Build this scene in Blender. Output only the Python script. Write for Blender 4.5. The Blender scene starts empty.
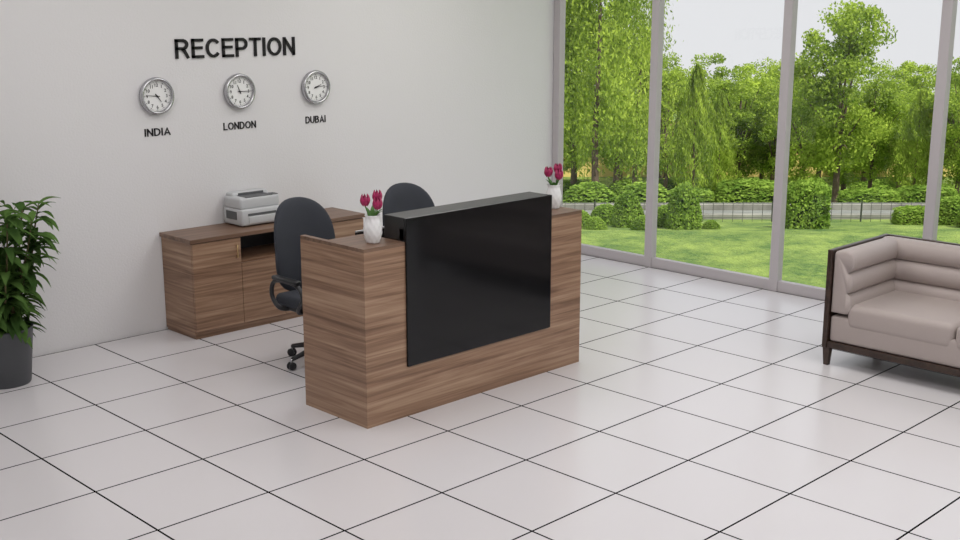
import bpy, bmesh, math, random
import numpy as np
from mathutils import Vector, Matrix
random.seed(7); rng=np.random.default_rng(7)
sc=bpy.context.scene
col=sc.collection
try:
    sc.view_settings.view_transform='Standard'; sc.view_settings.look='None'
except Exception as e: print(e)
H=2.3; YB=7.487; XW=8.37; ZC=3.4

# ---------------------------------------------------------------- materials
def new_mat(name):
    m=bpy.data.materials.new(name); m.use_nodes=True
    nt=m.node_tree; return m,nt,nt.nodes['Principled BSDF']
def pmat(name,c,rough=.5,metal=0,spec=.5,bump=0,bscale=200,var=0,coat=0):
    m,nt,b=new_mat(name)
    b.inputs['Base Color'].default_value=(*c,1); b.inputs['Roughness'].default_value=rough
    b.inputs['Metallic'].default_value=metal; b.inputs['Specular IOR Level'].default_value=spec
    b.inputs['Coat Weight'].default_value=coat
    if bump or var:
        n=nt.nodes.new('ShaderNodeTexNoise'); n.inputs['Scale'].default_value=bscale; n.inputs['Detail'].default_value=3
        g=nt.nodes.new('ShaderNodeNewGeometry'); nt.links.new(g.outputs['Position'],n.inputs['Vector'])
        if bump:
            bp=nt.nodes.new('ShaderNodeBump'); bp.inputs['Strength'].default_value=bump; bp.inputs['Distance'].default_value=.003
            nt.links.new(n.outputs['Fac'],bp.inputs['Height']); nt.links.new(bp.outputs['Normal'],b.inputs['Normal'])
        if var:
            r=nt.nodes.new('ShaderNodeValToRGB')
            r.color_ramp.elements[0].position=.3; r.color_ramp.elements[1].position=.7
            r.color_ramp.elements[0].color=(*[x*(1-var) for x in c],1); r.color_ramp.elements[1].color=(*[min(1,x*(1+var)) for x in c],1)
            nt.links.new(n.outputs['Fac'],r.inputs['Fac']); nt.links.new(r.outputs['Color'],b.inputs['Base Color'])
    return m
def wood(name,sc1,sc2,cols,rough=.4):
    m,nt,b=new_mat(name)
    g=nt.nodes.new('ShaderNodeNewGeometry')
    def noise(s,det,dist):
        mp=nt.nodes.new('ShaderNodeMapping'); mp.inputs['Scale'].default_value=s
        nt.links.new(g.outputs['Position'],mp.inputs['Vector'])
        n=nt.nodes.new('ShaderNodeTexNoise'); n.inputs['Scale'].default_value=1; n.inputs['Detail'].default_value=det
        n.inputs['Distortion'].default_value=dist; n.inputs['Roughness'].default_value=.6
        nt.links.new(mp.outputs['Vector'],n.inputs['Vector']); return n
    n1=noise(sc1,5,.4); n2=noise(sc2,4,1.2)
    mx=nt.nodes.new('ShaderNodeMath'); mx.operation='MULTIPLY_ADD'; mx.inputs[1].default_value=.45
    mm=nt.nodes.new('ShaderNodeMath'); mm.operation='MULTIPLY'; mm.inputs[1].default_value=.55
    nt.links.new(n2.outputs['Fac'],mm.inputs[0]); nt.links.new(n1.outputs['Fac'],mx.inputs[0]); nt.links.new(mm.outputs[0],mx.inputs[2])
    r=nt.nodes.new('ShaderNodeValToRGB'); e=r.color_ramp.elements
    e[0].position=.36; e[0].color=(*cols[0],1); e[1].position=.64; e[1].color=(*cols[2],1)
    k=e.new(.5); k.color=(*cols[1],1)
    nt.links.new(mx.outputs[0],r.inputs['Fac']); nt.links.new(r.outputs['Color'],b.inputs['Base Color'])
    b.inputs['Roughness'].default_value=rough
    return m
WC=[(.15,.078,.045),(.30,.178,.11),(.46,.31,.205)]
M_wood=wood('walnut_horizontal',(1.0,1.0,50),(.6,.6,9),WC)
M_woodt=wood('walnut_top',(1.1,45,45),(.7,9,9),[(.095,.052,.032),(.175,.102,.066),(.235,.142,.094)])
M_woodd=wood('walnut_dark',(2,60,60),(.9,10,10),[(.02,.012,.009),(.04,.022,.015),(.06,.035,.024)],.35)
M_black=pmat('black_glass',(.008,.008,.009),.10,spec=.28)
M_blackt=pmat('black_laminate',(.012,.012,.013),.32,spec=.6)
M_wall=pmat('painted_wall',(.755,.745,.75),.75,spec=.2,bump=.5,bscale=70)
M_ceil=pmat('ceiling_paint',(.8,.8,.8),.9)
M_frame=pmat('window_frame_alu',(.5,.465,.48),.45)
M_chairf=pmat('chair_fabric',(.045,.049,.06),.85,bump=.6,bscale=500,spec=.3)
M_plastic=pmat('black_plastic',(.015,.015,.017),.4)
M_chrome=pmat('chrome',(.5,.5,.52),.25,metal=1)
M_white=pmat('white_ceramic',(.85,.85,.85),.25)
M_face=pmat('clock_face',(.86,.86,.85),.5)
M_ink=pmat('black_letters',(.012,.011,.012),.5,spec=.3)
M_sofa=pmat('sofa_leather',(.43,.37,.35),.5,bump=.3,bscale=260,spec=.35,var=.03)
M_pot=pmat('plant_pot_grey',(.065,.068,.075),.45)
M_soil=pmat('soil',(.03,.02,.014),.95,bump=1,bscale=60)
M_stem=pmat('plant_stem',(.12,.1,.04),.7)
M_printer=pmat('printer_shell',(.54,.55,.56),.45)
M_printd=pmat('printer_dark',(.10,.105,.11),.5)
M_brass=pmat('brass_handle',(.55,.38,.2),.3,metal=1)
M_tulip=pmat('tulip_petal',(.36,.014,.09),.5,var=.3,bscale=60)
M_tleaf=pmat('tulip_leaf',(.07,.2,.03),.5)
M_alum=pmat('laptop_alu',(.55,.56,.58),.35,metal=.6)

def leafmat(name,c0,c1,tr=.35,ns=.9,bias=-.45):
    m=bpy.data.materials.new(name); m.use_nodes=True; nt=m.node_tree; nt.nodes.clear()
    o=nt.nodes.new('ShaderNodeOutputMaterial'); d=nt.nodes.new('ShaderNodeBsdfDiffuse'); t=nt.nodes.new('ShaderNodeBsdfTranslucent')
    mx=nt.nodes.new('ShaderNodeMixShader'); mx.inputs[0].default_value=tr
    g=nt.nodes.new('ShaderNodeNewGeometry'); n=nt.nodes.new('ShaderNodeTexNoise'); n.inputs['Scale'].default_value=ns; n.inputs['Detail'].default_value=3
    nt.links.new(g.outputs['Position'],n.inputs['Vector'])
    a=nt.nodes.new('ShaderNodeMath'); a.operation='MULTIPLY_ADD'; a.inputs[1].default_value=.5
    s=nt.nodes.new('ShaderNodeMath'); s.operation='MULTIPLY_ADD'; s.inputs[1].default_value=1.5; s.inputs[2].default_value=bias
    nt.links.new(n.outputs['Fac'],s.inputs[0]); nt.links.new(g.outputs['Random Per Island'],a.inputs[0]); nt.links.new(s.outputs[0],a.inputs[2])
    r=nt.nodes.new('ShaderNodeValToRGB'); r.color_ramp.elements[0].color=(*c0,1); r.color_ramp.elements[1].color=(*c1,1)
    nt.links.new(a.outputs[0],r.inputs['Fac'])
    for x in (d,t): nt.links.new(r.outputs['Color'],x.inputs['Color'])
    nt.links.new(d.outputs[0],mx.inputs[1]); nt.links.new(t.outputs[0],mx.inputs[2]); nt.links.new(mx.outputs[0],o.inputs['Surface'])
    return m
M_tree=leafmat('tree_leaves',(.06,.15,.018),(.50,.64,.10),.42,.9,-.38)
M_hedge=leafmat('hedge_leaves',(.06,.15,.02),(.36,.52,.09),.35,3)
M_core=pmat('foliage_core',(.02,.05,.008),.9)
M_bark=pmat('bark',(.12,.085,.06),.9,bump=1,bscale=15)
M_plant=leafmat('plant_leaves',(.025,.065,.018),(.14,.25,.065),.25,6)

# floor
def floor_mat(T=.6,ox=0.0,oy=0.0,gw=.0105):
    m,nt,b=new_mat('floor_tiles')
    g=nt.nodes.new('ShaderNodeNewGeometry'); s=nt.nodes.new('ShaderNodeSeparateXYZ'); nt.links.new(g.outputs['Position'],s.inputs[0])
    outs=[]
    for i,o in ((0,ox),(1,oy)):
        a=nt.nodes.new('ShaderNodeMath'); a.operation='SUBTRACT'; a.inputs[1].default_value=o
        p=nt.nodes.new('ShaderNodeMath'); p.operation='PINGPONG'; p.inputs[1].default_value=T/2
        l=nt.nodes.new('ShaderNodeMath'); l.operation='LESS_THAN'; l.inputs[1].default_value=gw/2
        nt.links.new(s.outputs[i],a.inputs[0]); nt.links.new(a.outputs[0],p.inputs[0]); nt.links.new(p.outputs[0],l.inputs[0]); outs.append(l)
    mx=nt.nodes.new('ShaderNodeMath'); mx.operation='MAXIMUM'
    nt.links.new(outs[0].outputs[0],mx.inputs[0]); nt.links.new(outs[1].outputs[0],mx.inputs[1])
    c=nt.nodes.new('ShaderNodeMix'); c.data_type='RGBA'; c.inputs[6].default_value=(.69,.665,.68,1); c.inputs[7].default_value=(.008,.008,.008,1)
    nt.links.new(mx.outputs[0],c.inputs[0]); nt.links.new(c.outputs[2],b.inputs['Base Color'])
    r=nt.nodes.new('ShaderNodeMath'); r.operation='MULTIPLY_ADD'; r.inputs[1].default_value=.6; r.inputs[2].default_value=.23
    nt.links.new(mx.outputs[0],r.inputs[0]); nt.links.new(r.outputs[0],b.inputs['Roughness'])
    q=nt.nodes.new('ShaderNodeMath'); q.operation='MULTIPLY_ADD'; q.inputs[1].default_value=-.5; q.inputs[2].default_value=.5
    nt.links.new(mx.outputs[0],q.inputs[0]); nt.links.new(q.outputs[0],b.inputs['Specular IOR Level'])
    return m
M_floor=floor_mat(.6,3.865-.3,4.83-.35)

# ---------------------------------------------------------------- helpers
def empty(name,loc=(0,0,0),rz=0):
    e=bpy.data.objects.new(name,None); e.location=loc; e.rotation_euler[2]=rz; e.empty_display_size=.1; col.objects.link(e); return e
def obj(name,me,mats,parent=None,smooth=False,loc=(0,0,0),rot=(0,0,0)):
    o=bpy.data.objects.new(name,me); col.objects.link(o)
    if not isinstance(mats,(list,tuple)): mats=[mats]
    if len(me.materials)==0:
        for m in mats: me.materials.append(m)
    if smooth:
        me.polygons.foreach_set('use_smooth',[True]*len(me.polygons))
    o.location=loc; o.rotation_euler=rot
    if parent: o.parent=parent
    return o
def mesh(name,v,f):
    me=bpy.data.meshes.new(name); me.from_pydata([tuple(x) for x in v],[],[tuple(x) for x in f]); me.update(); return me
def box(name,x0,x1,y0,y1,z0,z1,m,parent=None,bev=0,seg=2,smooth=None,rot=(0,0,0)):
    bm=bmesh.new(); bmesh.ops.create_cube(bm,size=1)
    bmesh.ops.scale(bm,vec=(x1-x0,y1-y0,z1-z0),verts=bm.verts)
    if bev: bmesh.ops.bevel(bm,geom=bm.edges[:],offset=bev,segments=seg,profile=.5,affect='EDGES')
    me=bpy.data.meshes.new(name); bm.to_mesh(me); bm.free()
    return obj(name,me,m,parent,smooth=(seg>2) if smooth is None else smooth,loc=((x0+x1)/2,(y0+y1)/2,(z0+z1)/2),rot=rot)
def lathe(name,prof,m,parent=None,seg=32,loc=(0,0,0),rot=(0,0,0),fn=None,smooth=True):
    v=[];f=[]
    for r,z in prof:
        for i in range(seg):
            a=2*math.pi*i/seg; rr=r*(fn(a,z) if fn else 1)
            v.append((rr*math.cos(a),rr*math.sin(a),z))
    n=len(prof)
    for j in range(n-1):
        for i in range(seg):
            k=(i+1)%seg; f.append((j*seg+i,j*seg+k,(j+1)*seg+k,(j+1)*seg+i))
    if prof[0][0]>.0002: f.append(tuple(reversed(range(seg))))
    if prof[-1][0]>.0002: f.append(tuple((n-1)*seg+i for i in range(seg)))
    return obj(name,mesh(name,v,f),m,parent,smooth,loc,rot)
def smoothpts(P,n=6):
    P=[Vector(p) for p in P]; out=[]
    for i in range(len(P)-1):
        p0=P[max(i-1,0)];p1=P[i];p2=P[i+1];p3=P[min(i+2,len(P)-1)]
        for k in range(n):
            t=k/n; out.append(.5*((2*p1)+(p2-p0)*t+(2*p0-5*p1+4*p2-p3)*t*t+(3*p1-p0-3*p2+p3)*t**3))
    out.append(P[-1]); return out
def tube_geo(P,R,seg=8):
    P=[Vector(p) for p in P]; v=[];f=[]
    if not hasattr(R,'__len__'): R=[R]*len(P)
    nrm=None
    for i,p in enumerate(P):
        t=(P[min(i+1,len(P)-1)]-P[max(i-1,0)]).normalized()
        if nrm is None: nrm=t.orthogonal().normalized()
        nrm=(nrm-t*nrm.dot(t)).normalized(); b=t.cross(nrm)
        for k in range(seg):
            a=2*math.pi*k/seg; v.append(p+(nrm*math.cos(a)+b*math.sin(a))*R[i])
    for i in range(len(P)-1):
        for k in range(seg):
            q=(k+1)%seg; f.append((i*seg+k,i*seg+q,(i+1)*seg+q,(i+1)*seg+k))
    f.append(tuple(reversed(range(seg)))); f.append(tuple((len(P)-1)*seg+k for k in range(seg)))
    return v,f
def tube(name,P,R,m,parent=None,seg=8,loc=(0,0,0)):
    v,f=tube_geo(P,R,seg); return obj(name,mesh(name,v,f),m,parent,True,loc)
def text_mesh(s,w=None,h=None,ext=.004,off=0):
    c=bpy.data.curves.new('t','FONT'); c.body=s; c.size=1; c.extrude=ext; c.offset=off; c.align_x='CENTER'; c.resolution_u=4
    o=bpy.data.objects.new('t',c); col.objects.link(o); bpy.context.view_layer.update()
    dg=bpy.context.evaluated_depsgraph_get(); me=bpy.data.meshes.new_from_object(o.evaluated_get(dg))
    bpy.data.objects.remove(o)
    xs=[v.co.x for v in me.vertices]; ys=[v.co.y for v in me.vertices]
    cx=(min(xs)+max(xs))/2; cy=(min(ys)+max(ys))/2; W=max(xs)-min(xs); Hh=max(ys)-min(ys)
    sy=h/Hh; sx=w/W if w else sy
    for v in me.vertices: v.co.x=(v.co.x-cx)*sx; v.co.y=(v.co.y-cy)*sy
    return me
# --- stroke-built grotesque capitals (unit cap height, stroke width S)
S=.15
def arc(cx,cy,rx,ry,a0,a1,n=18):
    return [(cx+rx*math.cos(math.radians(a0+(a1-a0)*i/n)),cy+ry*math.sin(math.radians(a0+(a1-a0)*i/n))) for i in range(n+1)]
h2=S/2
GL={
'E':(.67,[[(h2,0),(h2,1)],[(0,1-h2),(.65,1-h2)],[(0,.53),(.60,.53)],[(0,h2),(.67,h2)]]),
'R':(.78,[[(h2,0),(h2,1)],[(0,1-h2)]+[(.42,1-h2)]+arc(.42,.715,.22,.205,90,-90,12)+[(0,.51)],[(.36,.50),(.50,.38),(.70,0)]]),
'C':(.80,[arc(.42,.5,.34,.42,38,322,30)]),
'P':(.70,[[(h2,0),(h2,1)],[(0,1-h2)]+[(.40,1-h2)]+arc(.40,.68,.22,.24,90,-90,12)+[(0,.44)]]),
'T':(.68,[[(0,1-h2),(.68,1-h2)],[(.34,0),(.34,1)]]),
'I':(.16,[[(h2,0),(h2,1)]]),
'O':(.86,[arc(.43,.5,.35,.42,0,360,36)]),
'N':(.72,[[(h2,0),(h2,1)],[(.72-h2,0),(.72-h2,1)],[(h2,.93),(.72-h2,.07)]]),
'D':(.76,[[(h2,0),(h2,1)],[(0,1-h2),(.30,1-h2)]+arc(.30,.5,.38,.42,90,-90,18)+[(0,h2)]]),
'A':(.82,[[(.07,0),(.41,.96),(.75,0)],[(.2,.31),(.62,.31)]]),
'L':(.60,[[(h2,0),(h2,1)],[(0,h2),(.60,h2)]]),
'U':(.74,[[(h2,1),(h2,.36)]+arc(.37,.36,.29,.28,180,360,16)+[(.74-h2,1)]]),
'B':(.74,[[(h2,0),(h2,1)],[(0,1-h2),(.38,1-h2)]+arc(.38,.725,.20,.195,90,-90,12)+[(0,.53)],[(.38,.53)]+arc(.42,.305,.22,.225,90,-90,12)+[(0,h2)]]),
}
def stroke_text(s,w,h,depth):
    v=[];f=[];x=0;gap=.12
    for ch in s:
        W,ST=GL[ch]
        for P in ST:
            n=len(P); closed=(abs(P[0][0]-P[-1][0])<1e-6 and abs(P[0][1]-P[-1][1])<1e-6)
            Ls=[];
            for i in range(n):
                a=Vector(P[i-1]) if i>0 else (Vector(P[-2]) if closed else None); b=Vector(P[i]); c=Vector(P[i+1]) if i<n-1 else (Vector(P[1]) if closed else None)
                d1=(b-a).normalized() if a is not None else None; d2=(c-b).normalized() if c is not None else None
                if d1 is None: d1=d2
                if d2 is None: d2=d1
                nn=Vector((-(d1+d2).y,(d1+d2).x)).normalized(); k=min(1.6,1/max(.3,nn.dot(Vector((-d1.y,d1.x)))))
                Ls.append((b+nn*h2*k,b-nn*h2*k))
            base=len(v)
            for (l,r) in Ls:
                for q in (l,r):
                    yq=min(1.01,max(-.01,q.y))
                    v.append((x+q.x,yq,0)); v.append((x+q.x,yq,1))
            for i in range(n-1):
                a=base+4*i; b=a+4
                f+= [(a+1,a+3,b+3,b+1),(a,b,b+2,a+2),(a,a+1,b+1,b),(a+2,b+2,b+3,a+3)]
            f+=[(base,base+2,base+3,base+1),(base+4*(n-1),base+4*(n-1)+1,base+4*(n-1)+3,base+4*(n-1)+2)]
        x+=W+gap
    T=x-gap
    return mesh('letters_'+s,[((a/T-.5)*w,(b-.5)*h,c*depth) for a,b,c in v],f)

# ---------------------------------------------------------------- room
X0=-1.6; Y0=-1.6
box('floor',X0,XW+.12,Y0,YB+.1,-.12,0,M_floor)
box('ceiling',X0-.1,XW+.2,Y0-.1,YB+.2,ZC,ZC+.15,M_ceil)
box('wall_back',X0-.1,XW+.12,YB,YB+.15,-.12,ZC,M_wall)
box('wall_left',X0-.1,X0,Y0,YB,-.12,ZC,M_wall)
box('wall_front',X0-.1,XW+.12,Y0-.1,Y0,-.12,ZC,M_wall)
box('wall_right',XW,XW+.12,Y0,YB,3.2,ZC,M_wall)
ys=[YB-.045,6.293,4.985,3.70,2.40,1.07,-.26,Y0+.045]
mg=bpy.data.materials.new('window_glass'); mg.use_nodes=True; nt=mg.node_tree; nt.nodes.clear()
o_=nt.nodes.new('ShaderNodeOutputMaterial'); t_=nt.nodes.new('ShaderNodeBsdfTransparent'); g_=nt.nodes.new('ShaderNodeBsdfGlossy'); g_.inputs['Roughness'].default_value=.02
x_=nt.nodes.new('ShaderNodeMixShader'); x_.inputs[0].default_value=.02
nt.links.new(t_.outputs[0],x_.inputs[1]); nt.links.new(g_.outputs[0],x_.inputs[2]); nt.links.new(x_.outputs[0],o_.inputs['Surface'])
for i in range(len(ys)-1):
    a,b=ys[i+1],ys[i]
    w=empty('window_%d'%(i+1),(0,0,0))
    box('mullion',XW-.01,XW+.07,b-.04,b+.04,0,3.2,M_frame,w,.006)
    if i==len(ys)-2: box('mullion_end',XW-.01,XW+.07,a-.04,a+.04,0,3.2,M_frame,w,.006)
    box('bottom_rail',XW,XW+.06,a+.04,b-.04,0,.09,M_frame,w,.004)
    box('top_rail',XW,XW+.06,a+.04,b-.04,3.12,3.2,M_frame,w,.004)
    box('glass_pane',XW+.028,XW+.034,a+.04,b-.04,.09,3.12,mg,w)
# unseen ceiling fill panels with frames, added to light the room softly
M_pan=pmat('fill_panel_frame',(.8,.8,.8),.4)
for cx,en in ((.4,13),(3.4,24),(6.2,31)):
    for cy in (.2,2.95,5.7):
        e=empty('ceiling_fill_panel' ,(cx,cy,ZC))
        for s,(a,b,c,d) in enumerate(((-.95,.95,-.95,-.9),(-.95,.95,.9,.95),(-.95,-.9,-.9,.9),(.9,.95,-.9,.9))):
            box('frame_%d'%s,a,b,c,d,-.05,0,M_pan,e)
        L=bpy.data.lights.new('fill_lamp','AREA'); L.shape='SQUARE'; L.size=1.8; L.energy=en; L.color=(1,.97,.965)
        lo=bpy.data.objects.new('fill_lamp',L); col.objects.link(lo); lo.parent=e; lo.location=(0,0,-.03)

# ---------------------------------------------------------------- sign + clocks
s=empty('reception_sign',(4.847,YB,2.03))
RX=(math.pi/2,0,0)
obj('letters',stroke_text('RECEPTION',1.035,.138,.012),M_ink,s,rot=RX)
numerals=[text_mesh(str(n),None,.023,.0004,.016) for n in range(1,13)]
def clock(x,hh,mm_,city,cw):
    e=empty('wall_clock',(x,YB,1.707))
    R=RX
    lathe('rim',[(.112,0),(.130,.004),(.133,.02),(.130,.036),(.122,.044),(.113,.042),(.108,.030),(.106,.020),(.1055,.0185)],M_chrome,e,48,rot=R)
    lathe('face',[(.0001,.0205),(.1065,.0205),(.1065,.0195)],M_face,e,48,rot=R,smooth=False)
    for n in range(12):
        a=math.radians(90-30*(n+1))
        obj('numeral_%d'%(n+1),numerals[n],M_ink,e,loc=(.077*math.cos(a),-.022,.077*math.sin(a)),rot=R)
    v=[];f=[]
    for n in range(60):
        a=math.radians(6*n); w=.0010 if n%5 else .0025; r0=.097 if n%5 else .093; r1=.102
        c,s2=math.cos(a),math.sin(a); i=len(v)
        for r,q in ((r0,-w),(r1,-w),(r1,w),(r0,w)): v.append((r*c-q*s2,-.0225,r*s2+q*c))
        f.append((i,i+1,i+2,i+3))
    obj('minute_ticks',mesh('ticks',v,f),M_ink,e)
    def hand(nm,deg,L,w,y):
        a=math.radians(90-deg); c,s2=math.cos(a),math.sin(a); v=[]
        for yy in (y,y-.0015):
            for r,q in ((-.02,-w),(L,-w*.5),(L,w*.5),(-.02,w)): v.append((r*c-q*s2,yy,r*s2+q*c))
        obj(nm,mesh(nm,v,[(0,1,2,3),(7,6,5,4),(0,4,5,1),(1,5,6,2),(2,6,7,3),(3,7,4,0)]),M_ink,e)
    hand('hour_hand',(hh%12)*30+mm_*.5,.052,.0036,-.024); hand('minute_hand',mm_*6,.082,.0028,-.027)
    lathe('hub',[(.006,.0205),(.006,.030),(.0001,.031)],M_ink,e,16,rot=R)
    q=empty('city_name_sign',(x,YB,1.453))
    obj('letters',stroke_text(city,cw,.055,.006),M_ink,q,rot=R)
clock(4.155,4,46,'INDIA',.205); clock(4.840,11,15,'LONDON',.285); clock(5.545,2,14,'DUBAI',.195)

# ---------------------------------------------------------------- reception desk
d=empty('reception_desk',(0,0,0))
xa,xb,xc,xd=3.865,4.165,5.377,5.685; yf,yr=4.82,5.40; zt=1.03; zb=1.165
yp=5.18
for nm,a,b,g0,g1 in (('left',xa,xb,xa,xa+.035),('right',xc,xd,xd-.035,xd)):
    box(nm+'_pedestal',a,b,yf,yp,0,zt-.02,M_wood,d)
    box(nm+'_pedestal_top',a,b,yf,yp,zt-.02,zt,M_woodt,d)
    box(nm+'_gable',g0,g1,yp,yr,0,zt-.02,M_wood,d)
    box(nm+'_gable_top',g0,g1,yp,yr,zt-.02,zt,M_woodt,d)
box('front_lower_panel',xb,xc,yf,yf+.05,0,.32,M_wood,d)
box('front_backing',xb,xc,yf+.012,yf+.05,.32,1.1,M_plastic,d)
box('black_front_glass',xb-.003,xc+.003,yf-.012,yf+.012,.30,zb,M_black,d,.003)
box('black_counter_ledge',xb,xc,yf+.012,yf+.185,1.035,zb,M_blackt,d,.003)
box('worktop',xa+.035,xd-.035,yp,yr,.72,.75,M_woodt,d,.001)
box('worktop_front',xb,xc,yf+.05,yp,.72,.75,M_woodt,d)
lp=empty('laptop',(4.32,5.30,.752))
box('base',-.19,.19,-.06,.12,.0,.018,M_alum,lp,.005)
box('keyboard',-.16,.16,-.04,.05,.018,.021,M_plastic,lp)
box('lid_back',-.19,.19,-.066,-.058,.01,.285,M_plastic,lp,.003,rot=(math.radians(6),0,0))
box('lid_rim',-.191,.191,-.083,-.073,.281,.292,M_alum,lp,.002,rot=(math.radians(6),0,0))

def vase(x,y,z,seed):
    rd=random.Random(seed)
    e=empty('tulip_vase',(x,y,z+.001)); e.scale=(1.13,1.13,1.1)
    fn=lambda a,zz: 1+.05*math.cos(9*a)*math.cos(zz*130)
    pr=[(.0001,0),(.032,0),(.034,.004)]+[(.034+.012*math.sin(math.pi*min(1,(t/15)*1.05)),.004+.125*t/15) for t in range(1,16)]+[(.037,.137),(.039,.142),(.036,.142),(.032,.13),(.03,.05),(.0001,.045)]
    lathe('vase_body',pr,M_white,e,72,fn=fn)
    heads=[(-.034,.014,.205),(.032,.0,.220),(.008,-.03,.188)]
    for i,(hx,hy,hz) in enumerate(heads):
        tube('stem_%d'%i,smoothpts([(hx*.2,hy*.2,.06),(hx*.5,hy*.5,.13),(hx*.9,hy*.9,hz-.025),(hx,hy,hz-.01)],4),.003,M_tleaf,e,6)
        v=[];f=[]
        for p in range(6):
            a0=p*math.pi/3; sc_=1 if p%2 else .9
            base=len(v)
            for j in range(7):
                t=j/6; r=.027*math.sin(math.pi*(.12+.72*t))**.8*sc_; wd=.62*math.sin(math.pi*(.1+.88*t*.98))**.6; zz=-.016+.064*t
                for kk in (-1,-.5,0,.5,1):
                    a=a0+kk*wd; rr=r*(1-.06*abs(kk))
                    v.append((hx+rr*math.cos(a),hy+rr*math.sin(a),hz+zz-(.01*abs(kk)*t)))
            for j in range(6):
                for q in range(4):
                    s0=base+j*5+q; f.append((s0,s0+1,s0+6,s0+5))
        obj('tulip_%d'%i,mesh('tulip',v,f),M_tulip,e,True)
    for i in range(6):
        a=rd.uniform(0,6.28)+i*1.3; v=[];f=[]
        L=rd.uniform(.06,.09)
        for j in range(7):
            t=j/6; w=.012*math.sin(math.pi*(.15+.84*t)); rr=.01+.045*t**1.6; zz=.12+L*t-.02*t*t
            c,s2=math.cos(a),math.sin(a)
            v+=[(rr*c-w*s2,rr*s2+w*c,zz),(rr*c+w*s2,rr*s2-w*c,zz)]
            if j: b=2*j-2; f.append((b,b+1,b+3,b+2))
        obj('leaf_%d'%i,mesh('leaf',v,f),M_tleaf,e,True)
vase(4.03,4.94,zt,1); vase(5.61,5.0,zt,2)

# ---------------------------------------------------------------- cabinet
c=empty('storage_cabinet',(0,0,0))
ax,bx,ay,by,ch=4.13,5.67,7.08,7.482,.73
box('plinth',ax+.01,bx-.01,ay+.006,by,0,.05,M_wood,c)
box('side_left',ax,ax+.02,ay,by,.02,ch-.03,M_wood,c)
box('side_right',bx-.02,bx,ay,by,.02,ch-.03,M_wood,c)
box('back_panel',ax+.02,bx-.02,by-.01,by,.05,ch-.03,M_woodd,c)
box('bottom',ax+.02,bx-.02,ay+.005,by-.01,.05,.07,M_wood,c)
box('top',ax-.015,bx+.015,ay-.022,by,ch-.03,ch,M_woodt,c,.003)
m1,m2=ax+.40,bx-.40
for i,xx in enumerate((m1,m2)): box('divider_%d'%i,xx-.009,xx+.009,ay+.01,by-.01,.07,ch-.03,M_wood,c)
box('niche_shelf',m1,m2,ay+.005,by-.01,.50,.518,M_wood,c)
box('niche_lining',m1+.009,m2-.009,by-.02,by-.011,.518,ch-.03,M_plastic,c)
def door(n,x0,x1,z0,z1,hx):
    box('door_front_%d'%n,x0+.002,x1-.002,ay-.018,ay-.001,z0,z1,M_wood,c,.0015)
    tube('handle_%d'%n,[(hx,ay-.018,(z1-.14)),(hx,ay-.035,(z1-.14)),(hx,ay-.035,z1-.05),(hx,ay-.018,z1-.05)],.006,M_brass,c,6)
door(1,ax,m1,.055,ch-.035,m1-.04); door(2,m1,(m1+m2)/2,.055,.505,m1+.33); door(3,(m1+m2)/2,m2,.055,.505,m1+.41); door(4,m2,bx,.055,ch-.035,m2+.04)

# printer
p=empty('laser_printer',(4.82,7.33,.731))
w2=.18; dp=.125
box('lower_body',-w2,w2,-dp,dp,.008,.13,M_printer,p,.014,3)
box('upper_body',-w2+.004,w2-.004,-dp+.02,dp,.125,.215,M_printer,p,.02,4)
box('top_cover_rear',-w2+.02,w2-.02,.02,dp-.005,.19,.24,M_printer,p,.018,4)
box('output_tray',-.12,.12,-dp+.028,.03,.211,.2185,M_printd,p,.003)
box('output_lip',-.11,.11,.012,.021,.21,.236,M_printd,p,.003)
box('side_vent',-w2-.003,-w2+.002,-.06,.08,.05,.11,M_printd,p,.001)
box('front_tray',-.12,.12,-dp-.006,-dp+.01,.02,.075,M_printer,p,.005,3)
box('tray_slot',-.125,.125,-dp-.002,-dp+.01,.08,.098,M_printd,p)
box('control_panel',w2-.055,w2-.012,-dp+.03,-dp+.10,.213,.219,M_printd,p,.002)
for i,(a,b) in enumerate(((-.14,-.09),(.14,-.09),(-.14,.09),(.14,.09))): lathe('foot_%d'%i,[(.012,0),(.012,.01)],M_plastic,p,12,loc=(a,b,0))

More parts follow.
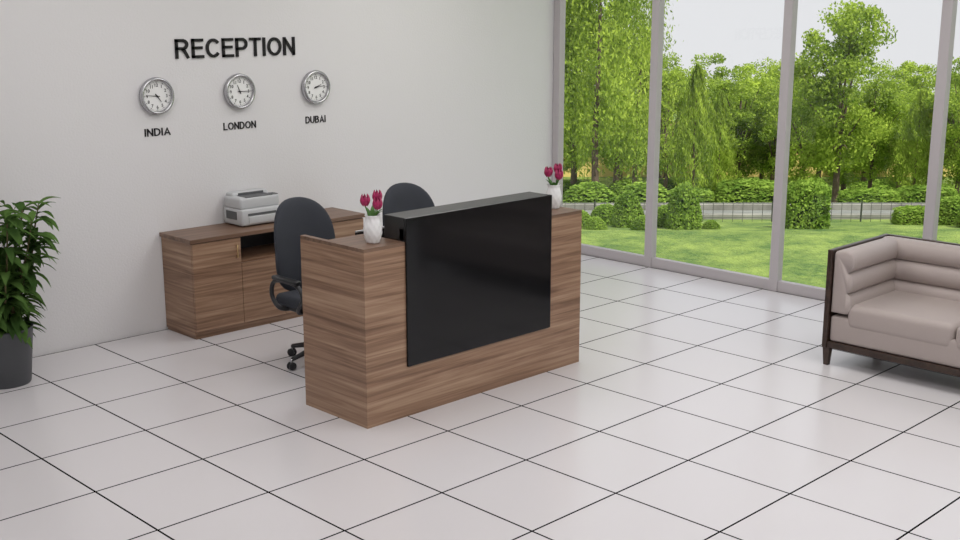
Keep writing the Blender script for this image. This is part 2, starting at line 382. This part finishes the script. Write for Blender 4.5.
# ---------------------------------------------------------------- office chairs
def chair(cx,cy,rz):
    e=empty('office_chair',(cx,cy,0),rz)
    for i in range(5):
        a=math.radians(180+72*i); c_,s_=math.cos(a),math.sin(a)
        tube('base_leg_%d'%i,[(.03*c_,.03*s_,.115),(.14*c_,.14*s_,.10),(.27*c_,.27*s_,.07)],[.026,.02,.014],M_plastic,e,8)
        for sd in (-1,1):
            lathe('caster_%d_%d'%(i,sd),[(.0001,-.009),(.022,-.009),(.027,-.005),(.027,.005),(.022,.009),(.0001,.009)],M_plastic,e,20,
                  loc=(.275*c_-sd*.013*s_,.275*s_+sd*.013*c_,.027),rot=(math.pi/2,0,a))
        tube('caster_stem_%d'%i,[(.275*c_,.275*s_,.03),(.275*c_,.275*s_,.075)],.008,M_chrome,e,8)
    lathe('hub',[(.035,.07),(.04,.09),(.035,.14),(.028,.15)],M_plastic,e,20)
    lathe('gas_lift',[(.025,.14),(.025,.26),(.016,.26),(.016,.36)],M_plastic,e,16)
    box('mechanism',-.09,.09,-.12,.12,.345,.385,M_plastic,e,.01)
    box('seat_pan',-.225,.225,-.225,.215,.375,.41,M_plastic,e,.015,3)
    box('seat_cushion',-.24,.24,-.24,.225,.395,.475,M_chairf,e,.036,5)
    tube('back_bar',smoothpts([(0,.05,.365),(0,.22,.36),(0,.29,.43),(0,.315,.60),(0,.32,.74)],5),.022,M_plastic,e,8)
    nu,nv=18,26; v=[];f=[]
    def P(u,vv,side):
        w=.245*(max(0,1-abs(vv)**3.0))**(1/2.3)*(1-.05*vv)
        x=u*w; z=.765+.315*vv
        yc=.235+.09*(z-.5)-.06*(x/.24)**2- .02*math.sin(math.pi*(z-.5)/.58)
        t=.032*((1-abs(u)**5)*(1-abs(vv)**8))**.5+.003
        return (x,yc+side*t,z)
    V=[-1+2*j/nv for j in range(nv+1)]; V=[math.sin(q*math.pi/2) for q in V]
    for side in (-1,1):
        for vv in V:
            for i in range(nu+1):
                v.append(P(math.sin((-1+2*i/nu)*math.pi/2),vv*.999,side))
    N=(nu+1)*(nv+1)
    for j in range(nv):
        for i in range(nu):
            a=j*(nu+1)+i; f.append((a,a+1,a+nu+2,a+nu+1)); f.append((N+a+nu+1,N+a+nu+2,N+a+1,N+a))
        for i in (0,nu):
            a=j*(nu+1)+i; q=(a,a+nu+1,N+a+nu+1,N+a); f.append(q if i==0 else q[::-1])
    for i in range(nu):
        f.append((i+1,i,N+i,N+i+1)); a=nv*(nu+1)+i; f.append((a,a+1,N+a+1,N+a))
    obj('backrest',mesh('backrest',v,f),M_chairf,e,True)
    for sd in (-1,1):
        tube('arm_loop_%d'%sd,smoothpts([(sd*.20,.09,.385),(sd*.27,.12,.40),(sd*.29,.17,.48),(sd*.29,.14,.575),(sd*.29,.0,.595),(sd*.29,-.12,.58),(sd*.29,-.17,.51),(sd*.27,-.09,.41),(sd*.20,-.05,.385)],6),.015,M_plastic,e,8)
        box('arm_pad_%d'%sd,sd*.29-.025,sd*.29+.025,-.13,.14,.592,.62,M_plastic,e,.012,3)
chair(4.48,6.02,0); chair(5.40,6.02,math.radians(-4))

# ---------------------------------------------------------------- sofa
def extr(name,prof,axis,a0,a1,m,parent,rd=.025):
    cx=sum(q[0] for q in prof)/len(prof); cz=sum(q[1] for q in prof)/len(prof)
    secs=[(a0,.80),(a0+rd*.15,.90),(a0+rd*.5,.965),(a0+rd,1),(a1-rd,1),(a1-rd*.5,.965),(a1-rd*.15,.90),(a1,.80)]
    v=[];f=[];n=len(prof)
    for a,sc_ in secs:
        for (p0,p1) in prof:
            k0=cx+(p0-cx)*sc_; k1=cz+(p1-cz)*(1-(1-sc_)*.5)
            v.append((a,k0,k1) if axis=='x' else (k0,a,k1))
    for j in range(len(secs)-1):
        for i in range(n):
            k=(i+1)%n; f.append((j*n+i,j*n+k,(j+1)*n+k,(j+1)*n+i))
    f.append(tuple(range(n))); f.append(tuple(reversed([(len(secs)-1)*n+i for i in range(n)])))
    me=mesh(name,v,f); bm=bmesh.new(); bm.from_mesh(me); bmesh.ops.recalc_face_normals(bm,faces=bm.faces); bm.to_mesh(me); bm.free()
    return obj(name,me,m,parent,True)
sf=empty('sofa',(0,0,0))
SX0,SX1,SY1,SY0=6.785,7.585,3.655,1.935
def rolls(outer,sign,zb=.36,zt=.785,n=3,base=.10,bul=.05):
    pr=[(outer,zb),(outer,zt-.03)]
    hh=(zt-zb)/n
    for i in range(n):
        z1=zt-i*hh
        for j in range(9):
            a=math.pi*j/8
            if i==0:
                a=math.pi*(-.35+1.35*j/8)
                if a<0: pr.append((outer+sign*(base*.9+ (base*.9)*math.sin(a)),z1-hh/2+hh/2*math.cos(a*.6)));continue
            pr.append((outer+sign*(base+bul*math.sin(a)),z1-hh/2+hh/2*math.cos(a)))
    return pr
tk=.035
box('side_panel_far',SX0,SX1,SY1-tk,SY1,.12,.78,M_woodd,sf,.006)
box('side_panel_near',SX0,SX1,SY0,SY0+tk,.12,.78,M_woodd,sf,.006)
box('back_panel',SX1-tk,SX1,SY0+tk,SY1-tk,.12,.78,M_woodd,sf,.004)
box('front_rail',SX0+.01,SX0+.045,SY0+tk,SY1-tk,.12,.165,M_woodd,sf,.004)
box('base_board',SX0+.045,SX1-tk,SY0+tk,SY1-tk,.12,.17,M_woodd,sf)
extr('arm_cushion_far',rolls(SY1-tk-.002,-1),'x',SX0+.012,SX1-.14,M_sofa,sf)
extr('arm_cushion_near',rolls(SY0+tk+.002,1),'x',SX0+.012,SX1-.14,M_sofa,sf)
extr('back_cushion',rolls(SX1-tk-.002,-1),'y',SY0+tk+.01,SY1-tk-.01,M_sofa,sf)
box('base_upholstery',SX0+.02,SX1-.1,SY0+tk+.004,SY1-tk-.004,.166,.34,M_sofa,sf,.02,4)
ym=(SY0+SY1)/2
box('seat_cushion_1',SX0+.012,SX1-.13,ym+.002,SY1-tk-.115,.27,.435,M_sofa,sf,.045,6)
box('seat_cushion_2',SX0+.012,SX1-.13,SY0+tk+.115,ym-.002,.27,.435,M_sofa,sf,.045,6)
for i,(a,b) in enumerate(((SX0+.03,SY1-.03),(SX0+.03,SY0+.03),(SX1-.03,SY1-.03),(SX1-.03,SY0+.03))):
    lathe('leg_%d'%i,[(.022,0),(.034,.125)],M_woodd,sf,4,loc=(a,b,0),rot=(0,0,math.pi/4),smooth=False)

# ---------------------------------------------------------------- potted plant
pl=empty('potted_plant',(2.77,7.07,0))
lathe('pot',[(.0001,0),(.14,0),(.145,.01),(.18,.35),(.184,.362),(.172,.364),(.167,.34),(.16,.32),(.0001,.32)],M_pot,pl,48)
lathe('soil',[(.0001,.332),(.165,.330),(.165,.325)],M_soil,pl,32)
rd=random.Random(5); v=[];f=[]
def leaf(o,dirv,L,W,droop):
    dirv=dirv.normalized(); side=dirv.cross(Vector((0,0,1)))
    if side.length<.05: side=Vector((1,0,0))
    side.normalize(); n=6; base=len(v); p=Vector(o); dd=dirv.copy()
    for j in range(n+1):
        t=j/n; w=W*math.sin(math.pi*min(.985,.06+.94*t)**.85)
        upn=side.cross(dd).normalized()
        for s_ in (-1,0,1): 
            q=p+side*w*s_+upn*(abs(s_)*w*.35)
            if q.y>.395: q.y=.395
            v.append(q)
        p=p+dd*(L/n); dd=(dd+Vector((0,0,-droop/n))).normalized()
    for j in range(n):
        for q in (0,1): a=base+j*3+q; f.append((a,a+1,a+4,a+3))
for s_ in range(16):
    a=s_*2*math.pi/16+rd.uniform(-.3,.3); r=rd.uniform(.02,.09); tr=rd.uniform(.14,.35); ht=rd.uniform(.68,1.08) if s_%3 else 1.1
    if math.sin(a)>.5: tr*=.7
    P=smoothpts([(r*math.cos(a),r*math.sin(a),.32),(r*1.6*math.cos(a),r*1.6*math.sin(a),.5),(tr*.8*math.cos(a),tr*.8*math.sin(a),ht*.8),(tr*math.cos(a),tr*math.sin(a),ht)],8)
    tube('stem_%d'%s_,P,[.008*(1-.5*i/len(P)) for i in range(len(P))],M_stem,pl,6)
    for i in range(44):
        t=.08+.92*(i/43); q=P[min(len(P)-1,int(t*(len(P)-1)))]
        b=rd.uniform(0,6.28); el=rd.uniform(-.2,.8) if t<.9 else rd.uniform(.3,1.2)
        leaf(q,Vector((math.cos(b),math.sin(b),el)),rd.uniform(.14,.22),rd.uniform(.022,.034),rd.uniform(.9,2.3))
obj('foliage',mesh('foliage',v,f),M_plant,pl,True)

# ---------------------------------------------------------------- garden
hx,hy=.702,.712
def FR(F,R): return (hx*F+hy*R, hy*F-hx*R)
def zg(F):
    if F<12.3: return -.06
    if F<30: return -.06-(F-12.3)*.1345
    return -2.44-(F-30)*.02
M_grass,nt,b=new_mat('grass')
g=nt.nodes.new('ShaderNodeNewGeometry'); n1=nt.nodes.new('ShaderNodeTexNoise'); n1.inputs['Scale'].default_value=1.6; n1.inputs['Detail'].default_value=12; n1.inputs['Roughness'].default_value=.8
nt.links.new(g.outputs['Position'],n1.inputs['Vector'])
r=nt.nodes.new('ShaderNodeValToRGB'); r.color_ramp.elements[0].position=.40; r.color_ramp.elements[0].color=(.06,.14,.018,1); r.color_ramp.elements[1].position=.60; r.color_ramp.elements[1].color=(.27,.37,.07,1)
nt.links.new(n1.outputs['Fac'],r.inputs['Fac']); nt.links.new(r.outputs['Color'],b.inputs['Base Color']); b.inputs['Roughness'].default_value=.9
n2=nt.nodes.new('ShaderNodeTexNoise'); n2.inputs['Scale'].default_value=40; nt.links.new(g.outputs['Position'],n2.inputs['Vector'])
bp=nt.nodes.new('ShaderNodeBump'); bp.inputs['Distance'].default_value=.05; nt.links.new(n2.outputs['Fac'],bp.inputs['Height']); nt.links.new(bp.outputs['Normal'],b.inputs['Normal'])
v=[];f=[]; xs=list(np.arange(XW+.13,60,.6)); yy=list(np.arange(-25,60,.6))
for x in xs:
    for y in yy: v.append((x,y,zg(hx*x+hy*y)))
ny=len(yy)
for i in range(len(xs)-1):
    for j in range(ny-1): a=i*ny+j; f.append((a,a+ny,a+ny+1,a+1))
obj('ground',mesh('ground',v,f),M_grass)
def strip(name,F0,F1,R0,R1,m,up=.03,parent=None):
    v=[];f=[];n=8
    for i in range(n+1):
        F=F0+(F1-F0)*i/n
        for R in (R0,R1): x,y=FR(F,R); v.append((x,y,zg(F)+up))
    for i in range(n): f.append((2*i,2*i+1,2*i+3,2*i+2))
    return obj(name,mesh(name,v,f),m,parent)
def slab(name,F,t,zb0,z1,R0,R1,m,parent=None):
    v=[]
    for R in (R0,R1):
        for z in (zb0,z1):
            for o in (0,t):
                x,y=FR(F+o,R); v.append((x,y,zg(F)+z))
    return obj(name,mesh(name,v,[(0,2,6,4),(1,5,7,3),(2,3,7,6),(0,1,3,2),(4,6,7,5)]),m,parent)
M_path=pmat('road_asphalt',(.19,.2,.185),.9,var=.25,bscale=3)
gp=empty('garden_road')
strip('surface',15.9,18.4,-3,20,M_path,parent=gp)
M_kerb=pmat('kerb_stone',(.22,.22,.19),.9,var=.35,bscale=3)
slab('kerb_near',15.7,.15,-.02,.06,-3,20,M_kerb,gp); slab('kerb_far',18.4,.2,-.02,.12,-3,20,M_kerb,gp)
M_yel=pmat('yellow_wall',(.75,.58,.2),.8,var=.1,bscale=1)
slab('garden_boundary_wall',34,.2,0,1.6,-4,30,M_yel)
fe=empty('garden_railing'); vv=[];ff=[]
def addt(P,R,s=5):
    a,b_=tube_geo(P,R,s); n=len(vv); vv.extend(a); ff.extend([tuple(q+n for q in k) for k in b_])
for i in range(150):
    x,y=FR(15.0,-2+i*.13); z=zg(15.0); addt([(x,y,z),(x,y,z+.27)],.012 if i%9==0 else .0035,4)
for dz in (.06,.25):
    a=FR(15.0,-2); b2=FR(15.0,-2+149*.13); addt([(*a,zg(15.0)+dz),(*b2,zg(15.0)+dz)],.006)
obj('rails',mesh('rails',vv,ff),pmat('railing_paint',(.05,.06,.045),.5),fe)

def leaves_geo(C,N,size,asp=.5,droop=0):
    n=len(C); d=rng.normal(size=(n,3)); d/=np.linalg.norm(d,axis=1)[:,None]
    if droop: d=d*(1-droop)+np.array([0,0,-1])*droop; d/=np.linalg.norm(d,axis=1)[:,None]
    nr=N*.9+rng.normal(size=(n,3))*.6; nr/=np.linalg.norm(nr,axis=1)[:,None]
    s_=np.cross(d,nr); s_/=np.linalg.norm(s_,axis=1)[:,None]+1e-9
    L=size*rng.uniform(.6,1.2,size=(n,1)); W=L*asp
    v=np.stack([C-d*L*.5,C+s_*W*.5,C+d*L*.5,C-s_*W*.5],axis=1).reshape(-1,3)
    f=np.arange(n*4).reshape(-1,4)
    return v,f
def build_tree(name,kind,nleaf=9000,seed=0):
    r_=np.random.default_rng(seed); V=[];F=[];MI=[]
    def add(v,f,mi):
        n=sum(len(a) for a in V); V.append(np.array([tuple(q) for q in v])); F.extend([tuple(int(q)+n for q in k) for k in f]); MI.extend([mi]*len(f))
    v,f=tube_geo(smoothpts([(0,0,0),(.03,.02,1),(-.04,.03,2),(0,0,3.2)],4),[.08-.005*i for i in range(13)],8); add(v,f,1)
    if kind=='round':
        nc=64; cc=[]
        while len(cc)<nc:
            q=r_.uniform(-1,1,3)
            if np.linalg.norm(q)<1 and np.linalg.norm(q)>.4: cc.append(q*np.array([.95,.95,1.6])+np.array([0,0,2.3]))
        for q in cc[:14]:
            v,f=tube_geo([(0,0,1.0+.5*r_.random()),tuple(q*np.array([.5,.5,.8])),tuple(q)],[.035,.02,.008],5); add(v,f,1)
        C=[];N=[]
        for q in cc:
            rad=r_.uniform(.18,.36); k=int(nleaf/nc)
            d=r_.normal(size=(k,3)); d/=np.linalg.norm(d,axis=1)[:,None]; rr=rad*r_.uniform(.5,1.15,size=(k,1))
            C.append(q+d*rr*np.array([1,1,.75])); N.append(d)
        v,f=leaves_geo(np.concatenate(C),np.concatenate(N),.08,.6,.25); 
    elif kind=='cone':
        t=r_.random(nleaf)**.8; ang=r_.uniform(0,6.283,nleaf); z=.5+3.5*t
        R=(1.1*(1-t)**.7*np.minimum(1,t*5+.35)+.06)*(1+.28*np.sin(ang*5+z*3))*r_.uniform(.45,1.05,nleaf)
        C=np.stack([R*np.cos(ang),R*np.sin(ang),z+.12*np.sin(ang*7+z*9)],1); N=np.stack([np.cos(ang),np.sin(ang),.3+0*ang],1)
        v,f=leaves_geo(C,N,.15,.28,.6)
    else:
        nc=85; C=[];N=[]
        for q_ in range(nc):
            t=r_.random(); a=r_.uniform(0,6.283); z=.85+3.3*t; R=r_.uniform(.2,1.05)*(1-.35*t)
            k=int(nleaf/nc); d=r_.normal(size=(k,3))*np.array([.12,.12,.24]); 
            C.append(np.array([R*math.cos(a),R*math.sin(a),z-.1])+d); d2=d.copy(); d2[:,2]*=.2; N.append(d2/ (np.linalg.norm(d2,axis=1)[:,None]+1e-6))
        v,f=leaves_geo(np.concatenate(C),np.concatenate(N),.085,.42,.45)
    add(v,f,0)
    allv=np.concatenate(V); me=mesh(name,allv,F)
    for m in (M_tree,M_bark): me.materials.append(m)
    me.polygons.foreach_set('material_index',MI); return me
TR=[build_tree('tr%d'%i,'round',17000,i) for i in range(3)]
TC=[build_tree('tc%d'%i,'cone',10000,10+i) for i in range(2)]
TD=[build_tree('td%d'%i,'droop',15000,20+i) for i in range(2)]
rt=random.Random(3)
def tree(me,px,F,h,w,nm='garden_tree'):
    R=(px-480)/1165*F; x,y=FR(F,R)
    o=obj(nm,me,[],None,loc=(x,y,zg(F)),rot=(0,0,rt.uniform(0,6.28))); o.scale=(w/2/1.15,w/2/1.15,h/4.0); return o
tree(TD[0],598,20.5,5.3,2.1); tree(TD[1],556,21.5,5.0,1.9); tree(TD[1],638,23,4.6,1.7); tree(TR[0],618,27,4.6,2.4); tree(TR[2],575,28,5.0,2.6)
tree(TC[0],697,21.5,2.55,1.0); tree(TR[1],742,26,3.1,2.0); tree(TR[2],668,27,3.2,1.7); tree(TR[0],778,25.5,2.6,1.5); tree(TC[1],722,25,2.3,.9)
tree(TR[2],842,20.5,3.75,2.0); tree(TR[1],808,23,2.9,1.5); tree(TR[0],876,24,2.9,1.5); tree(TR[1],850,25,2.8,1.8)
tree(TR[0],905,26.5,2.5,1.6); tree(TC[1],922,23,2.2,1.1); tree(TR[1],965,22.5,2.9,1.5); tree(TD[0],1010,20,3.8,1.9); tree(TR[2],520,22,5,2.4)
tree(TR[0],720,28.3,2.9,2.0); tree(TR[2],765,28.6,3.1,2.0); tree(TR[1],935,28.4,3.0,2.2)
for i in range(17):
    R=-3+i*1.35+rt.uniform(-.3,.3); F=30.6+rt.uniform(0,2.3); x,y=FR(F,R)
    o=obj('garden_tree',TR[i%3],[],None,loc=(x,y,zg(F)),rot=(0,0,rt.uniform(0,6.28))); hh=rt.uniform(2.8,3.7)/4; o.scale=(.98,.98,hh)
def shrub_mesh(n,seed,boxy):
    r_=np.random.default_rng(seed); d=r_.normal(size=(n,3)); d/=np.linalg.norm(d,axis=1)[:,None]; d[:,2]=np.abs(d[:,2])
    if boxy: dd=d/np.max(np.abs(d),axis=1)[:,None]; dd=dd*.6+d*.4
    else: dd=d
    C=dd*r_.uniform(.88,1.05,size=(n,1))*np.array([.5,.5,1]); 
    C*= (1+.06*np.sin(C[:,0]*14)*np.cos(C[:,1]*11))[:,None]
    v,f=leaves_geo(C,d,.09,.6,0)
    v[:,2]=np.maximum(v[:,2],0)
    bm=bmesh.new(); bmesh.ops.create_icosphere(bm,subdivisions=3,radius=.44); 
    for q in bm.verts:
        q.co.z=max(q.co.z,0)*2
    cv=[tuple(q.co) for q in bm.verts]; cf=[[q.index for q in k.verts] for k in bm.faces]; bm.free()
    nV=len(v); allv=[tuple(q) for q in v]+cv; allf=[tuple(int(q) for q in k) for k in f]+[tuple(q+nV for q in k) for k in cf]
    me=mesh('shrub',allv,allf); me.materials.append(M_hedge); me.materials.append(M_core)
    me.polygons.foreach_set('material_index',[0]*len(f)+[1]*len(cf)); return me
SH=[shrub_mesh(4500,1,False),shrub_mesh(4500,2,True)]
def shrub(k,px,F,h,w,dpt=None):
    R=(px-480)/1140*F; x,y=FR(F,R); o=obj('garden_shrub',SH[k],[],None,loc=(x,y,zg(F)),rot=(0,0,math.atan2(-hx,hy)))
    o.scale=(w,dpt or w,h)
shrub(0,684,13.2,.52,.40); shrub(0,666,13.6,.26,.32); shrub(0,628,13.6,.42,.38); shrub(0,606,14.2,.25,.4); shrub(1,806,13.4,.54,.50); shrub(0,580,13.4,.2,.35)
shrub(0,644,13.0,.16,.28); shrub(0,596,13.1,.14,.25)
shrub(1,748,19.3,.5,1.1,.5); shrub(0,712,13.2,.10,.2); shrub(1,915,14.3,.22,.5,.35); shrub(0,952,14.2,.34,.5); shrub(0,985,13.5,.4,.6)
shrub(1,690,19.4,.35,.8,.5); shrub(1,868,19.2,.35,1.0,.5); shrub(0,590,19.2,.45,1.0); shrub(0,645,19.6,.45,1.1); shrub(1,925,19.3,.4,1.0,.5)
for i in range(18):
    F=25.5+rt.uniform(0,3); R=-1+i*1.1; x,y=FR(F,R); o=obj('garden_shrub',SH[i%2],[],None,loc=(x,y,zg(F))); o.scale=(.9,.8,rt.uniform(.3,.55))

# ---------------------------------------------------------------- world, sun, camera
w=bpy.data.worlds.new('sky'); sc.world=w; w.use_nodes=True; nt=w.node_tree
bg=nt.nodes['Background']; bg.inputs['Strength'].default_value=1.05
tc=nt.nodes.new('ShaderNodeTexCoord'); sp=nt.nodes.new('ShaderNodeSeparateXYZ'); rr=nt.nodes.new('ShaderNodeValToRGB')
nt.links.new(tc.outputs['Generated'],sp.inputs[0]); nt.links.new(sp.outputs[2],rr.inputs['Fac']); nt.links.new(rr.outputs['Color'],bg.inputs['Color'])
rr.color_ramp.elements[0].color=(.75,.76,.78,1); rr.color_ramp.elements[1].color=(.85,.9,1,1)
Sn=bpy.data.lights.new('sun','SUN'); Sn.energy=5.0; Sn.angle=.02; Sn.color=(1,.95,.85)
so=bpy.data.objects.new('sun',Sn); col.objects.link(so); so.rotation_euler=Vector((.10,.62,-1)).to_track_quat('-Z','Y').to_euler(); so.location=(4,0,12)
cd=bpy.data.cameras.new('camera'); cd.sensor_width=36; cd.lens=1155/960*36; cd.clip_end=300; cd.clip_start=.05
co=bpy.data.objects.new('camera',cd); col.objects.link(co); co.location=(0,0,H)
co.rotation_euler=(math.radians(90-12.68),0,math.radians(45.4-90)); sc.camera=co
